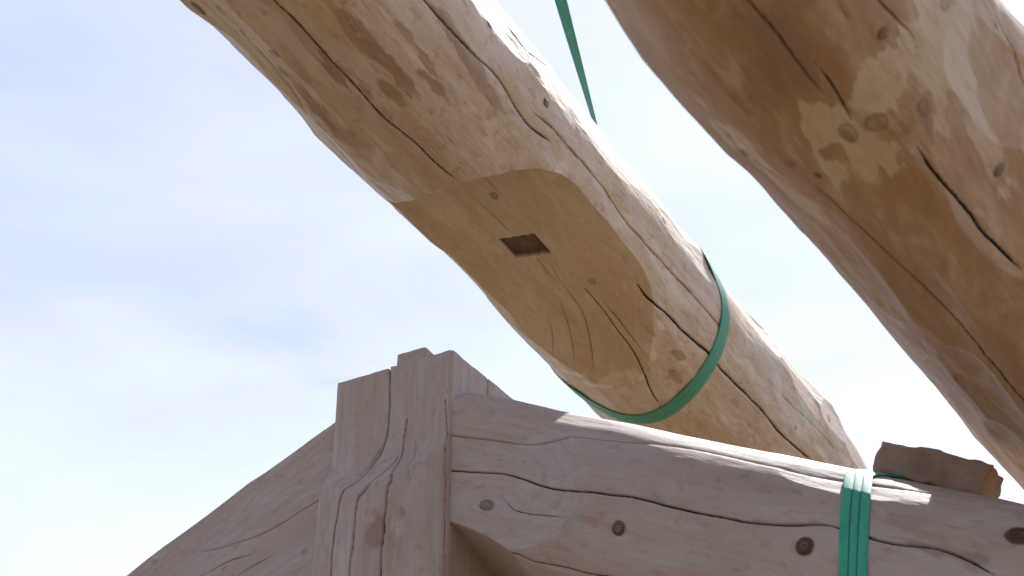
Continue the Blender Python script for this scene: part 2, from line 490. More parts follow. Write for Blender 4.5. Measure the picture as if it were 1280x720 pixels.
def seat(S, TH, R):
    # plane facing the post: a clean curved stop at the near end, scooping out to a rounded toe at the far end
    tw = lg.wrap(TH)
    s1 = np.interp(tw, _te[:, 1], _te[:, 0]); s2 = np.interp(tw, _le[:, 1], _le[:, 0]) + .01
    dd = dmax_ridge * sstep(s1 - .004, s1 + .035, S) * (1 - np.clip((S - (s2 - .36)) / .36, 0, 1) ** 2.6)
    dt = (TH - TH_N + math.pi) % (2 * math.pi) - math.pi
    h = lg.rm_at(S) - dd
    out = h / np.cos(np.clip(dt, -1.35, 1.35))
    return np.where((S > s1 - .004) & (S < s2) & (np.abs(dt) < 1.35), out, 9.)
dmax_ridge = float(np.median(dD[2:9]))
print('dmax', dmax_ridge, dD)
lg.rm_at = lambda S: lg.base(np.asarray(S, float), TH_N + .0 * np.asarray(S, float))
lg.cuts.append(seat)
mo = lg.pix(656, 308)
_q = []
for p in [(625,300),(668,291),(689,317),(643,322)]:
    a, b = lg.pix(*p); _q.append((a, float(lg.Rf(np.array([a]), np.array([b]))[0]) * math.sin(b - TH_N)))
print('mortise corners', _q)
_q = np.array(_q)
MS, ML = _q[:, 0].mean(), _q[:, 1].mean()
MK = ((_q[1, 0] + _q[2, 0]) - (_q[0, 0] + _q[3, 0])) / ((_q[1, 1] + _q[2, 1]) - (_q[0, 1] + _q[3, 1]))
MHB = abs((_q[1, 1] + _q[2, 1]) - (_q[0, 1] + _q[3, 1])) / 4; MHA = abs((_q[2, 0] + _q[3, 0]) - (_q[0, 0] + _q[1, 0])) / 4
print('mortise', MS, ML, MK, MHA, MHB)
cr1 = [
    ([(318,-30),(342,0),(365,22),(400,60),(420,82),(450,115),(480,148),(520,182),(548,208),(571,225)], .0032),
    ([(506,-34),(530,0),(560,35),(590,66),(620,95),(645,135),(662,158),(690,178)], .0034),
    ([(665,140),(690,160),(720,195),(750,230),(782,275),(812,310),(845,345),(880,385),(900,408)], .003, .014, 'b'),
    ([(796,353),(812,374),(838,397),(866,425),(885,441),(905,465),(945,505),(975,540),(1000,562),(1015,575)], .0046, .018),
    ([(838,397),(850,414)], .0015),
    ([(728,357),(748,380),(770,410),(795,445),(815,490),(826,508)], .0026),
    ([(700,352),(725,385),(736,420),(741,462)], .0018),
    ([(688,330),(700,352)], .0014),
    ([(755,378),(785,415),(806,443)], .0017),
    ([(700,377),(708,400),(716,440),(718,462)], .0015),
    ([(683,394),(690,415),(693,448)], .0014),
    ([(758,450),(764,474)], .0009),
    ([(590,245),(615,268),(640,292)], .0012),
    ([(671,322),(688,345),(700,352)], .0014),
    ([(975,492),(1010,526),(1050,567)], .0013),
    ([(592,222),(612,228),(628,245)], .0012),
    ([(862,420),(872,432),(885,441)], .0014),
    ([(848,532),(862,544)], .0012),
    ([(640,40),(660,66),(686,84)], .0012),
    ([(402,172),(430,200),(452,222)], .0010),
    ([(300,40),(345,90),(385,140)], .0008),
]
kn1 = [(343,67,.013,.008,.001,.8),(611,30,.010,.009,.002,1),(681,129,.011,.010,.003,1.1),(618,245,.014,.012,0,.8),(740,352,.013,.011,0,.7),
       (994,535,.008,.006,0,.9),(1038,522,.012,.012,.002,.8),(830,275,.010,.010,.002,.3),(628,208,.010,.007,0,.4),(245,14,.02,.008,.004,.9)]
to1 = []
_r = np.random.RandomState(4)
for (x, y, a, b, v) in [(470,60,.10,.016,-.7),(500,95,.09,.014,-.75),(430,30,.08,.014,-.6),(520,60,.10,.012,-.6),(545,110,.08,.013,-.65),(560,40,.09,.02,-.7),(600,100,.13,.02,-.7),
                         (490,115,.05,.018,-.8),(585,140,.09,.012,-.6),(460,120,.12,.02,-.5),(395,60,.09,.015,-.45),(420,160,.14,.03,-.45),(560,170,.07,.012,-.4),(380,110,.1,.03,-.35),
                         (850,445,.03,.012,-.8),(845,470,.035,.010,-.8),(815,415,.03,.01,-.5),(880,470,.03,.010,-.5),(885,520,.02,.014,-.5),(920,505,.035,.012,-.4),(870,400,.04,.01,-.5),(930,540,.05,.012,-.35)]:
    to1.append((x, y, a, b, _r.uniform(-.06, .1), v))
to1 += [(829,385,.03,.010,0,.9),(826,408,.03,.010,0,.9),(815,440,.03,.012,.3,.8),(795,470,.02,.02,.5,.8),(752,481,.012,.05,0,.8),(715,467,.014,.04,0,.7),(692,449,.02,.02,0,.6),(560,262,.10,.04,0,.5),(600,300,.1,.03,0,.4),(700,215,.02,.03,0,.5),(610,180,.16,.05,0,.35),(860,500,.12,.05,0,.3),(530,150,.12,.03,0,.3),(640,90,.2,.05,0,.25)]
cr1 = [(c[0], c[1] * 1.0) + tuple(c[2:]) for c in cr1]
kn1 = [(x, y, a * K1, b * K1, p, v) for (x, y, a, b, p, v) in kn1]
to1 = [(x, y, a * K1, b * K1, q, v) for (x, y, a, b, q, v) in to1]
ridge = lg.build('ridge_log', M_ridge, strokes=330, cracks=cr1, knots=kn1, tones=to1,
                 lumps=[(680,118,.05,.04,.003),(1036,512,.05,.04,.004)],
                 mortise=(MS, TH_N, MHA, MHB, .30, ML, MK))
tag(ridge, 'peeled log hanging in the middle, with a flat seat cut and square mortise hole underneath', 'log')

# ------------------------------------------------------------------ LOG 2 : the near log on the right
K2 = .86
A2 = at(953, -50, 2.5 * K2); D2 = az(32.0)
L2L = [(760,4),(785,46),(806,79),(835,112),(864,142),(914,196),(947,229),(1010,298),(1064,358),(1108,410),(1152,461),(1198,517),(1214,543),(1229,561),(1260,582),(1280,610)]
L2R = [(1205,-60),(1245,0),(1280,42),(1330,96)]
B2 = 2.2
lp = Log(A2 - D2 * B2, D2, 5.8, .22, B2 + .5, 23, L2L, L2R, dense=(1.95, 4.15), ns=620, nth=620, smooth_out=True)
print('log2 radii', lp.rm, lp.out[0][1], lp.out[1][1], lp.out[0][0])
cr2 = [
    ([(905,-35),(935,0),(965,35),(990,68),(1015,100),(1035,118)], .0022),
    ([(1015,75),(1040,105),(1058,135),(1066,152)], .0028),
    ([(1075,-30),(1098,0),(1120,22),(1138,42),(1143,60)], .0028),
    ([(1142,178),(1160,205),(1190,242),(1220,275),(1250,310),(1290,350)], .0044),
    ([(1020,235),(1060,270),(1100,310),(1140,350),(1180,390),(1220,430),(1262,480),(1300,520)], .0026),
    ([(1045,0),(1060,22)], .0014),
    ([(1232,-10),(1250,30),(1280,85),(1300,120)], .0026),
    ([(905,160),(930,190),(965,215),(985,230)], .0010),
]
kn2 = [(1101,41,.011,.010,.001,1),(1266,219,.014,.012,.002,1),(1022,219,.010,.006,.001,1),(932,191,.011,.008,.001,.7),(1060,165,.026,.012,.001,.55),(1092,150,.022,.016,.002,.6),
       (1245,31,.006,.005,.001,.9),(988,205,.010,.008,.001,.6),(1153,133,.022,.012,.001,.5),(1180,5,.012,.010,.001,.5),(1044,291,.004,.003,0,.9),(910,170,.008,.006,0,.5),(1195,474,.008,.004,0,.9)]
to2 = [
    (1030,150,.08,.06,.2,.8),(1075,190,.08,.05,.3,.7),(1040,160,.07,.06,.2,1.0),(1090,180,.07,.05,.5,.9),(1070,120,.05,.05,0,.8),(1110,95,.06,.06,.3,.9),(1140,70,.05,.05,0,.9),(1180,60,.10,.04,.2,.9),(1165,120,.12,.05,.3,.6),
    (1210,110,.12,.03,.3,.8),(1190,20,.12,.05,0,.6),(1050,205,.06,.04,.2,.7),(1240,170,.15,.025,0,.6),(1090,225,.04,.025,0,.5),
    (880,130,.16,.020,.1,.7),(930,180,.12,.025,0,.7),(975,225,.10,.022,0,.65),(1010,255,.08,.018,0,.6),(1040,235,.05,.02,0,.5),(1250,275,.1,.03,0,.35),
    (1120,150,.05,.028,.2,-1.0),(1100,170,.025,.02,.2,-.8),(1155,140,.045,.014,.2,-1.0),(1160,165,.05,.010,.2,-.8),
    (960,80,.2,.08,0,-.35),(1010,60,.2,.06,0,-.35),(1150,330,.3,.08,0,-.25),(950,120,.12,.04,0,-.3)]
cr2 = [(c[0], c[1] * .62) + tuple(c[2:]) for c in cr2]
kn2 = [(x, y, a * K2, b * K2, p, v) for (x, y, a, b, p, v) in kn2]
to2 = [(x, y, a * K2, b * K2, q, v) for (x, y, a, b, q, v) in to2]
purlin = lp.build('purlin_log', M_purlin, strokes=200, stroke_d=(.001, .003), cracks=cr2, knots=kn2, tones=to2, lumps=[(1090,150,.10,.10,.006)])
tag(purlin, 'thick brown log at upper right with pale scraped patches round a knot cluster', 'log')

# ------------------------------------------------------------------ KING POST
K = at(565, 437, 3.7)
AZP = 29.4
Lv = az(AZP - 90); Rv = az(AZP)          # along the front face (to the left), along the side face (away)
W = .353
CEN = K + Lv * W / 2 + Rv * W / 2
ZT = K[2]
print('post left top', proj(K + Lv * W), 'right back', proj(K + Rv * W), 'K', K, 'base', proj(K - np.array([0, 0, .8])))
def post_f(a, z):                         # how far the front face stands forward (m); a from the right corner, z below the top
    lowf = np.interp(a, [0, .015, .06, .185, .20, .33, W], [.004, .016, .040, .094, .096, .060, .016])
    scoop = np.where(z < .225, 0, ((z - .225) / .08) ** 2 * .036)
    scoop = np.where(z > .305, .036 + (z - .305) * .9, scoop)
    m = np.minimum(lowf, scoop)
    return m
def post_pix(px, py):
    z = np.linspace(2.5, 5, 5001); P = CAM + ray(px, py) * z[:, None] - K
    a = P @ Lv; b = P @ Rv; h = -P[:, 2]
    ins = b > -post_f(np.clip(a, 0, W), h)
    i = int(np.argmax(ins)); return a[i], h[i]
def build_post():
    da = np.linspace(0, W, 190)
    db = np.linspace(0, W, 110)[1:]
    dl = np.linspace(0, W, 12)[1:]
    A = np.concatenate([da[::-1], 0 * db, dl, W + 0 * dl[:-1]])
    Bq = np.concatenate([0 * da, db, W + 0 * dl, (W - dl)[:-1]])
    side = np.concatenate([np.zeros(len(da)), np.ones(len(db)), np.full(len(dl), 2), np.full(len(dl) - 1, 3)])
    H = np.concatenate([np.linspace(0, .95, 340), np.linspace(.95, ZT, 40)[1:]])
    h_, a_ = np.meshgrid(H, A, indexing='ij'); _, b_ = np.meshgrid(H, Bq, indexing='ij'); _, sd = np.meshgrid(H, side, indexing='ij')
    f = post_f(a_, h_)
    wf = np.where(sd == 0, 1.0, 0.0)
    nf = .0016 * fbm(h_ * 6, a_ * 14, b_ * 14, 3, 3) + .0006 * fbm(h_ * 30, a_ * 90, b_ * 90, 8, 2)
    # left side widens a little towards the butt
    flare = np.clip(h_ - .2, 0, .6) * .035
    crA = np.zeros_like(h_); dep = np.zeros_like(h_)
    def groove(pts, wid, depth, facesel, X, mapper, wig=1.0):
        nonlocal crA, dep
        sp = np.array([mapper(*p) for p in pts]); P, u, Lt = resample(sp)
        P[:, 0] += wig * (.0016 * vn(u * 30, u * 0 + wid * 1e4, u * 0, 17))
        best = np.full(h_.shape, 1e9); tw = np.ones(h_.shape)
        jm = np.where((side == facesel))[0]; j0, j1 = jm[0], jm[-1] + 1
        for k in range(len(P) - 1):
            p0, p1 = P[k], P[k + 1]; e = p1 - p0; l2 = e @ e + 1e-12
            k0, k1 = np.searchsorted(H, [min(p0[1], p1[1]) - .01, max(p0[1], p1[1]) + .01])
            x = X[k0:k1, j0:j1] - p0[0]; y = h_[k0:k1, j0:j1] - p0[1]
            t = np.clip((x * e[0] + y * e[1]) / l2, 0, 1); dd = np.hypot(x - t * e[0], y - t * e[1])
            bb = best[k0:k1, j0:j1]; m = dd < bb; bb[m] = dd[m]
        g_ = 1 - sstep(.5, 1.15, best / wid)
        crA = np.maximum(crA, g_ * min(1, wid / .0016)); dep = np.maximum(dep, g_ * depth)
    fr = [([(487,450),(487,500),(484,540),(476,566),(463,585),(446,603),(428,621),(423,650),(419,690),(417,730)], .0027, .02),
          ([(476,560),(465,578),(451,592)], .0014, .008),
          ([(508,525),(504,560),(498,580),(490,598),(484,612),(482,650),(478,690),(476,730)], .0024, .018),
          ([(497,572),(478,592),(458,612),(448,626),(445,660),(441,700),(439,730)], .0022, .016),
          ([(519,552),(516,575),(512,600)], .0010, .004),
          ([(557,500),(556,560),(556,640),(555,730)], .0014, .012)]
    for p, w, d in fr: groove(p, w * .95, d, 0, a_, post_pix)
    # slit in the side face near the top
    crS = groove([(.178, -.01), (.178, .03), (.177, .15)], .0026, .03, 1, b_, lambda x, y: (x, y))
    kn = np.zeros_like(h_); tone = np.zeros_like(h_)
    ew = 1.0 * fbm(h_ * 12, a_ * 36, b_ * 36, 21, 4)
    for (px, py, la, lh, v) in [(458,640,.02,.05,.6),(500,660,.02,.03,.7),(470,665,.025,.04,-.9),(430,700,.02,.05,.5),(505,640,.012,.02,-.7),(465,640,.02,.02,-.6),(520,690,.03,.05,.3)]:
        a0, h0 = post_pix(px, py); d = np.sqrt(((a_ - a0) / la) ** 2 + ((h_ - h0) / lh) ** 2) + ew
        tone = tone + np.where(sd == 0, v * (1 - sstep(.4, 1.3, d)), 0)
    front = -f * wf - nf * wf + dep * wf
    P = K + Lv * (a_ + flare * (a_ / W))[..., None] * 1 + Rv * (b_ + np.where(sd == 0, front, 0))[..., None] - np.array([0, 0, 1.0]) * h_[..., None]
    # side face offsets (outward = -Lv on side 1)
    P = P + Lv * np.where(sd == 1, dep + nf * .6, 0)[..., None]
    # blend of front bulge onto the right side so the corner stays closed
    k = np.where((sd == 1), f * np.clip(1 - b_ / .02, 0, 1), 0)
    P = P - Rv * k[..., None]
    # worn arris at the corners: pull in by 3 mm
    for (ca, cb) in ((0, 0), (W, 0)):
        dd = np.hypot(a_ - ca, b_ - cb); w = np.exp(-(dd / .005) ** 2) * .0035
        s1 = 1 if ca == 0 else -1
        P = P + Lv * (w * s1)[..., None] + Rv * w[..., None]
    # top edge irregular
    top = (.003 * fbm(a_ * 20, b_ * 20, h_ * 0, 5, 2)) * (1 - sstep(0, .03, h_))
    P[..., 2] += top
    P[..., 2] -= np.where(a_ > W * .52, .004, 0) * (1 - sstep(0, .03, h_))
    V = P.reshape(-1, 3) - np.array([CEN[0], CEN[1], 0])
    c0 = [0, 0, ZT]; c1 = [0, 0, 0]
    V = np.vstack([V, [c0, c1]])
    gc = np.stack([h_, a_ + np.where(sd == 1, -b_, 0) + np.where(sd == 3, b_, 0), np.hypot(a_ - W / 2, b_ - f * wf - W / 2)], -1).reshape(-1, 3)
    gc = np.vstack([gc, [[0, 0, 0], [0, 0, 0]]])
    e = lambda x: np.r_[x.ravel(), 0, 0]
    me = grid_mesh('shaft', V, len(H), len(A), True, True, M_truss, {'tone': e(tone), 'knot': e(kn), 'crack': e(crA), 'cut': e(np.ones_like(h_))}, {'gc': gc})
    me.flip_normals()
    return me

def box_mesh(name, size, mat, M3, bevel=.004, sub=14, seed=0, amp=.0012, long=0, tonefn=None, endcut=None):
    """noisy bevelled board in its own axes; M3 columns = axes; returns mesh (local rotated)"""
    import bmesh
    bm = bmesh.new(); bmesh.ops.create_cube(bm, size=1)
    for v in bm.verts: v.co = Vector((v.co.x * size[0], v.co.y * size[1], v.co.z * size[2]))
    if endcut: 
        for v in bm.verts: endcut(v)
    bmesh.ops.bevel(bm, geom=list(bm.edges), offset=bevel, segments=2, profile=.6, affect='EDGES')
    bmesh.ops.subdivide_edges(bm, edges=[e for e in bm.edges if e.calc_length() > .02], cuts=sub, use_grid_fill=True)
    co = np.array([v.co[:] for v in bm.verts])
    n = np.stack([fbm(co[:, 0] * 25, co[:, 1] * 25, co[:, 2] * 25, seed + k, 3) for k in range(3)], 1)
    dist = np.abs(co) / (np.array(size) / 2)
    edge = (np.sort(dist, axis=1)[:, 1] > .9)
    co2 = co + n * amp * (1 + 1.5 * edge[:, None])
    M3 = np.asarray(M3)
    W_ = co2 @ M3.T
    for v, c in zip(bm.verts, W_): v.co = Vector(c)
    for f_ in bm.faces: f_.smooth = True
    me = bpy.data.meshes.new(name); bm.to_mesh(me); bm.free()
    for k in ('tone', 'knot', 'crack', 'cut'):
        a = me.attributes.new(k, 'FLOAT', 'POINT')
        val = np.zeros(len(co)) if k != 'cut' else np.ones(len(co))
        if tonefn and k == 'tone': val = tonefn(co)
        a.data.foreach_set('value', val.astype(np.float32))
    a = me.attributes.new('gc', 'FLOAT_VECTOR', 'POINT')
    ax = [long] + [i for i in range(3) if i != long]
    g_ = np.stack([co[:, ax[0]], co[:, ax[1]] + .3 * seed, np.hypot(co[:, ax[1]] - .05, co[:, ax[2]] + .04)], 1)
    a.data.foreach_set('vector', g_.astype(np.float32).ravel())
    me.materials.append(mat)
    return me

post = bpy.data.objects.new('king_post', None); COL.objects.link(post); post.location = (CEN[0], CEN[1], 0)
tag(post, 'squared upright wooden post with long vertical cracks and a small tenon stub on top', 'post')
link('shaft', build_post(), post)
Rz = np.stack([Lv, Rv, [0, 0, 1]], 1)
TS = at(525, 437, 3.87)
tn = link('tenon', box_mesh('tenon', (.088, .088, .20), M_truss, Rz, bevel=.006, sub=6, seed=3), post)
tpos = K + Lv * .187 + Rv * .14
zt = ZT
for _ in range(60):
    if proj([tpos[0], tpos[1], zt] - Rv * .044)[1] < 438.5: break
    zt += .003
print('tenon height', zt - ZT, proj([tpos[0], tpos[1], zt]))
tn.location = (tpos[0] - CEN[0], tpos[1] - CEN[1], zt - .10)

# ------------------------------------------------------------------ RAFTERS
SL = 24.4; SIN = .13
def rafter_log(side, axis_h, outline, seed, dense, length=4.2):
    d = az(AZP + 90, -SL) if side > 0 else az(AZP - 90, -SL)
    h = np.array([CEN[0], CEN[1], 0]) + (-Lv if side > 0 else Lv) * (W / 2)
    p0 = np.array([h[0], h[1], axis_h]) - d * SIN
    return Log(p0, d, length, .235, 1.0, seed, outline, None, dense=dense, ns=600, nth=720)
RT_OUT = [(600,494),(640,501),(700,515),(760,526),(800,533),(850,544),(900,554),(950,564),(1000,573),(1045,583),(1090,592),(1160,606),(1235,621),(1280,632)]
LT_OUT = [(408,537),(385,551),(368,563),(360,568),(340,582),(310,603),(280,627),(245,655),(215,677),(185,700),(160,720)]
def solve_h(side, out, target):
    lo, hi = 1.5, ZT + .5
    hs_ = np.linspace(ZT - .9, ZT + .1, 101)
    v = [rafter_log(side, h, out, 1, (0, 1)).rm for h in hs_]
    i = int(np.argmin(np.abs(np.array(v) - target)))
    return hs_[i], v[i]
h1, r1 = solve_h(1, RT_OUT, .235); h2, r2 = solve_h(-1, LT_OUT, .235)
print('rafter axis heights', h1, r1, h2, r2, 'ZT', ZT)
rr = rafter_log(1, h1, RT_OUT, 31, (0.05, 2.2))
print('rafter right outline', rr.out[0][0], rr.out[0][1])
rl = rafter_log(-1, h2, LT_OUT, 47, (0.05, 2.2))
print('rafter left outline', rl.out[0][0], rl.out[0][1])
def plane_cut(lg_, nrm, off, s_start, s_len, pw=2.0):
    """flat with world normal nrm at distance off from the axis, running out past s_start over s_len"""
    ny, nz = nrm @ lg_.Y, nrm @ lg_.Z; th = math.atan2(nz, ny)
    def c(S, TH, R):
        dt = (TH - th + math.pi) % (2 * math.pi) - math.pi
        o = off + (np.clip((S - s_start) / s_len, 0, 4) ** pw) * (lg_.rm - off + .01)
        return np.where(np.abs(dt) < 1.35, o / np.cos(np.clip(dt, -1.35, 1.35)), 9.)
    return c
FRN = -Rv
rr.cuts.append(plane_cut(rr, FRN, W / 2 - .008, .10 + SIN, .36))
dn = np.array([0, 0, -1.0]); und = dn * .94 + FRN * .2 + az(AZP + 90) * .3; und /= np.linalg.norm(und)
# under-cut near the post
rr.cuts.append(plane_cut(rr, und, .165, .06 + SIN, .30))
rl.cuts.append(plane_cut(rl, FRN, W / 2 - .03, .35 + SIN, .5))
for q in [(562,660),(620,680),(700,640),(640,560),(600,710)]:
    a, b = rr.pix(*q); print('rafter pix', q, round(a, 3), round(math.degrees(b), 1))
crr = [
    ([(556,543),(600,548),(640,553),(665,555),(690,552),(712,546),(760,550),(830,557),(890,566),(960,582),(1020,594),(1060,601),(1130,612),(1200,625),(1290,642)], .0026, .014, 'a'),
    ([(556,588),(600,590),(630,592),(655,599),(685,609),(740,615),(790,620),(840,633),(900,646),(940,653),(990,656),(1030,656),(1060,664),(1100,676),(1150,683),(1180,689),(1215,703),(1250,722)], .0034, .018, 'a'),
    ([(625,619),(633,628),(642,637),(660,642),(690,645),(712,647)], .0016, .008),
    ([(622,684),(645,692),(668,702),(700,708),(745,718),(790,727)], .0026, .014),
    ([(820,628),(840,635)], .0014), ([(625,503),(700,520)], .0006),
]
knr = [(608,631,.020,.016,.001,.95),(774,660,.015,.015,.005,1.2),(1006,683,.018,.018,.005,1.3),(1274,671,.024,.024,.005,1.3),(646,533,.012,.005,0,.25)]
tor = [(700,640,.12,.03,.1,-.25),(1180,680,.10,.05,.1,-.5),(1130,700,.10,.04,0,-.35),(900,690,.3,.03,0,-.25),(650,600,.08,.04,0,.3),(1000,600,.5,.02,0,.35),(700,680,.1,.02,0,-.3),(1225,710,.06,.03,0,-.3)]
raft_r = rr.build('rafter', M_truss, strokes=150, stroke_d=(.001, .0045), cracks=crr, knots=knr, tones=tor, rough=.0007)
tag(raft_r, 'log rafter right of the post, with dark round knots and a green strap around it', 'rafter', 'log rafters of the truss')
crl = [
    ([(412,617),(385,633),(355,652),(325,668),(290,680),(240,690)], .0020, .012, 'a'),
    ([(318,692),(285,702),(250,722)], .0022),
    ([(342,694),(315,708),(295,722)], .0018),
    ([(305,655),(270,680)], .0006),
]
knl = [(380,690,.010,.009,0,.55),(281,710,.010,.006,0,.5),(193,702,.008,.005,0,.6)]
raft_l = rl.build('rafter', M_truss, strokes=110, stroke_d=(.001, .0045), cracks=crl, knots=knl, tones=[(190,705,.1,.03,0,.3),(300,660,.3,.05,0,.15)], rough=.0007)
tag(raft_l, 'log rafter sloping down from the left side of the post to the lower left', 'rafter', 'log rafters of the truss')

# ------------------------------------------------------------------ SLING round the ridge log
def loop_fit(lg_, pts, sg=9.):
    sp = np.array([lg_.pix(*p) for p in pts]); sp = sp[np.argsort(sp[:, 1])]
    sp = np.vstack([[sp[0, 0] + .035, sp[0, 1] - rad(25)], sp, [sp[-1, 0], sp[-1, 1] + rad(30)]])
    t = np.linspace(lg_.thc - math.pi, lg_.thc + math.pi, 361)[:-1]
    tt = np.r_[sp[:, 1], sp[0, 1] + 2 * math.pi]; ss = np.r_[sp[:, 0], sp[0, 0]]
    v = np.interp(t, np.r_[tt - 2 * math.pi, tt], np.r_[ss, ss])
    k = np.exp(-(np.arange(-25, 26) / sg) ** 2); k /= k.sum()
    v = np.convolve(np.r_[v[-25:], v, v[:25]], k, 'valid')
    return t, v
def loop_band(lg_, c, name, mat, width, parent, off=.0, n=260, lift=None):
    th = np.linspace(0, 2 * math.pi, n, endpoint=False) + lg_.thc + math.pi
    s_ = np.interp(lg_.wrap(th), np.r_[c[0], c[0][0] + 2 * math.pi], np.r_[c[1], c[1][0]])
    R = lg_.Rf(s_, th) + .0025
    # webbing is taut: bridge the hollows
    Y, Z = R * np.cos(th), R * np.sin(th)
    k = 9; ker = np.ones(k) / k
    R2 = np.maximum(R, np.convolve(np.r_[R[-k:], R, R[:k]], ker, 'same')[k:-k]) + off
    if lift is not None: R2 = R2 + lift(th)
    P = np.array([lg_.point(a, b, r) for a, b, r in zip(s_, th, R2)])
    tan = np.roll(P, -1, 0) - np.roll(P, 1, 0); tan /= np.linalg.norm(tan, axis=1)[:, None]
    cen = lg_.p0 + lg_.X * s_[:, None]
    out = P - cen; out -= (out * tan).sum(1)[:, None] * tan
    out -= (out @ lg_.X)[:, None] * lg_.X * .9
    out -= (out * tan).sum(1)[:, None] * tan; out /= np.linalg.norm(out, axis=1)[:, None]
    side = np.cross(tan, out)
    o = band(name, P, out, side, width, .0024, mat, parent, closed=True)
    return o, P, out, side, th
sling = bpy.data.objects.new('lifting_sling', None); COL.objects.link(sling)
tag(sling, 'dark green webbing sling looped round the hanging log with the square hole, rising upward', 'sling')
c1 = loop_fit(lg, [(887,334),(895,348),(906,380),(900,425),(880,465),(850,500),(815,522),(780,522),(745,506),(718,486)])

lo_, P1, O1, S1, th1 = loop_band(lg, c1, 'choker_loop', M_web, .068, sling)
# lifting leg: leaves the loop at the crown of the log, behind it, leaning back along the log
itop = int(np.argmax(P1[:, 2])); top = P1[itop]
best = None
for k in range(len(P1)):
    x, y, z = proj(P1[k])
    if O1[k][2] > .3:
        e = abs((x - 744) - (y - 152) * 43 / 152)
        if best is None or e < best[0]: best = (e, k)
ch = P1[best[1]]; print('choke at', proj(ch), 'crown', proj(top), 'log2 fit')
# direction so that it projects through (745,155) and (700,0)
def seg_at(px, py, plane_n, p):
    d = ray(px, py); t = ((p - CAM) @ plane_n) / (d @ plane_n); return CAM + d * t
vp_n = np.cross(D1, [0, 0, 1.0])                 # vertical plane along the log
q1 = seg_at(744, 152, vp_n, ch + 0); q0 = seg_at(701, 0, vp_n, ch)
dirr = (q0 - ch); dirr /= np.linalg.norm(dirr)
print('leg dir', dirr, proj(q1), q0, ch)
Ls = 5.0; n = 140
T_ = np.linspace(0, 1, n)
Cp = ch + dirr * (T_[:, None] * Ls)
view = CAM - q1; view /= np.linalg.norm(view)
e1 = np.cross(dirr, view); e1 /= np.linalg.norm(e1); e2 = np.cross(dirr, e1)
h0 = np.linalg.norm(q1 - ch) / Ls; h1_ = np.linalg.norm(q0 - ch) / Ls
ang = np.interp(T_, [0, h0, h1_, min(1, h1_ * 1.6), 1], [rad(84), rad(78), rad(48), rad(30), rad(10)])
side = np.cos(ang)[:, None] * e1 - np.sin(ang)[:, None] * e2
nrm = np.cross(side, dirr)
band('lifting_leg', Cp, nrm, side, .058, .0015, M_web, sling)
# second thin ply slipping beside the first, seen edge-on where the sling goes behind the log
Cp2 = ch + D1 * .03 + dirr * (T_[:60, None] * Ls * .25) 
sling_loc = Vector(ch)
for o in sling.children: o.location = -sling_loc
sling.location = sling_loc

# ------------------------------------------------------------------ STRAP round the right rafter
strap = bpy.data.objects.new('tie_strap', None); COL.objects.link(strap)
tag(strap, 'bright teal-green ribbed strap wrapped round the right rafter beside the wood block', 'strap')
c2 = loop_fit(rr, [(1073,594),(1073,602),(1071,620),(1069,650),(1068,680),(1067,715),(1066,760)], 4.)

_, P2, O2, S2, th2 = loop_band(rr, c2, 'strap_band', M_web2, .057, strap)
# the tail tucked over the top, standing up against the block
kt = [i for i in range(len(P2)) if O2[i][2] > .55 and (O2[i] @ FRN) > -.5]
kt.sort(key=lambda i: proj(P2[i])[1]); print('strap crown', proj(P2[kt[0]]), len(kt))
kc = int(np.argmax(P2[:, 2]))
base = P2[kc]; n = 22; Cq = []; Nq = []; Sq = []
for i, t in enumerate(np.linspace(0, 1, n)):
    idx = (kc - 5 + int(round(10 * t))) % len(P2)
    Cq.append(P2[idx] + O2[idx] * (.005 + .014 * math.sin(math.pi * t)) + rr.X * .012); Nq.append(O2[idx]); Sq.append(S2[idx] * 1.0 + O2[idx] * 1.2 * math.sin(math.pi * t))
band('strap_fold', Cq, Nq, Sq, .018, .003, M_web2, strap)
sl2 = Vector(P2[kc])
for o in strap.children: o.location = -sl2
strap.location = sl2

# ------------------------------------------------------------------ WOOD BLOCK on the right rafter
bl, bh, bw = .243, .068, .095
sb, tb = rr.pix(1137, 607)
tilt = SL + 2.0
ex = az(AZP + 90 + 2, -tilt); ey = np.cross([0, 0, 1.0], ex); ey /= np.linalg.norm(ey); ez = np.cross(ex, ey)
EXZ = np.stack([ex, ey, ez], 1)
up_th = math.pi / 2
Rb = float(rr.Rf(np.array([sb]), np.array([up_th]))[0])
cb = rr.point(sb, up_th, Rb + bh / 2 + .003)
for nm, v in (('tl', (-1, 0, 1)), ('bl', (-1, 0, -1)), ('br', (1, 0, -1)), ('tr', (1, 0, 1))):
    for yy in (-1, 1):
        print('block', nm, yy, [round(float(x), 1) for x in proj(cb + ex * v[0] * bl / 2 + ey * yy * bw / 2 + ez * v[2] * bh / 2)])
def btone(co): return np.where(co[:, 0] > bl / 2 - .004, .9, 0) - .8 * np.exp(-((co[:, 0] + .02) / .03) ** 2 - (co[:, 2] / .03) ** 2)
blk = link('wood_block', box_mesh('wood_block', (bl, bw, bh), M_block, EXZ, bevel=.003, sub=18, seed=8, amp=.0045, tonefn=btone))
blk.location = Vector(cb)
tag(blk, 'short rough brown board offcut lying on top of the right rafter beside the green strap', 'wood block')

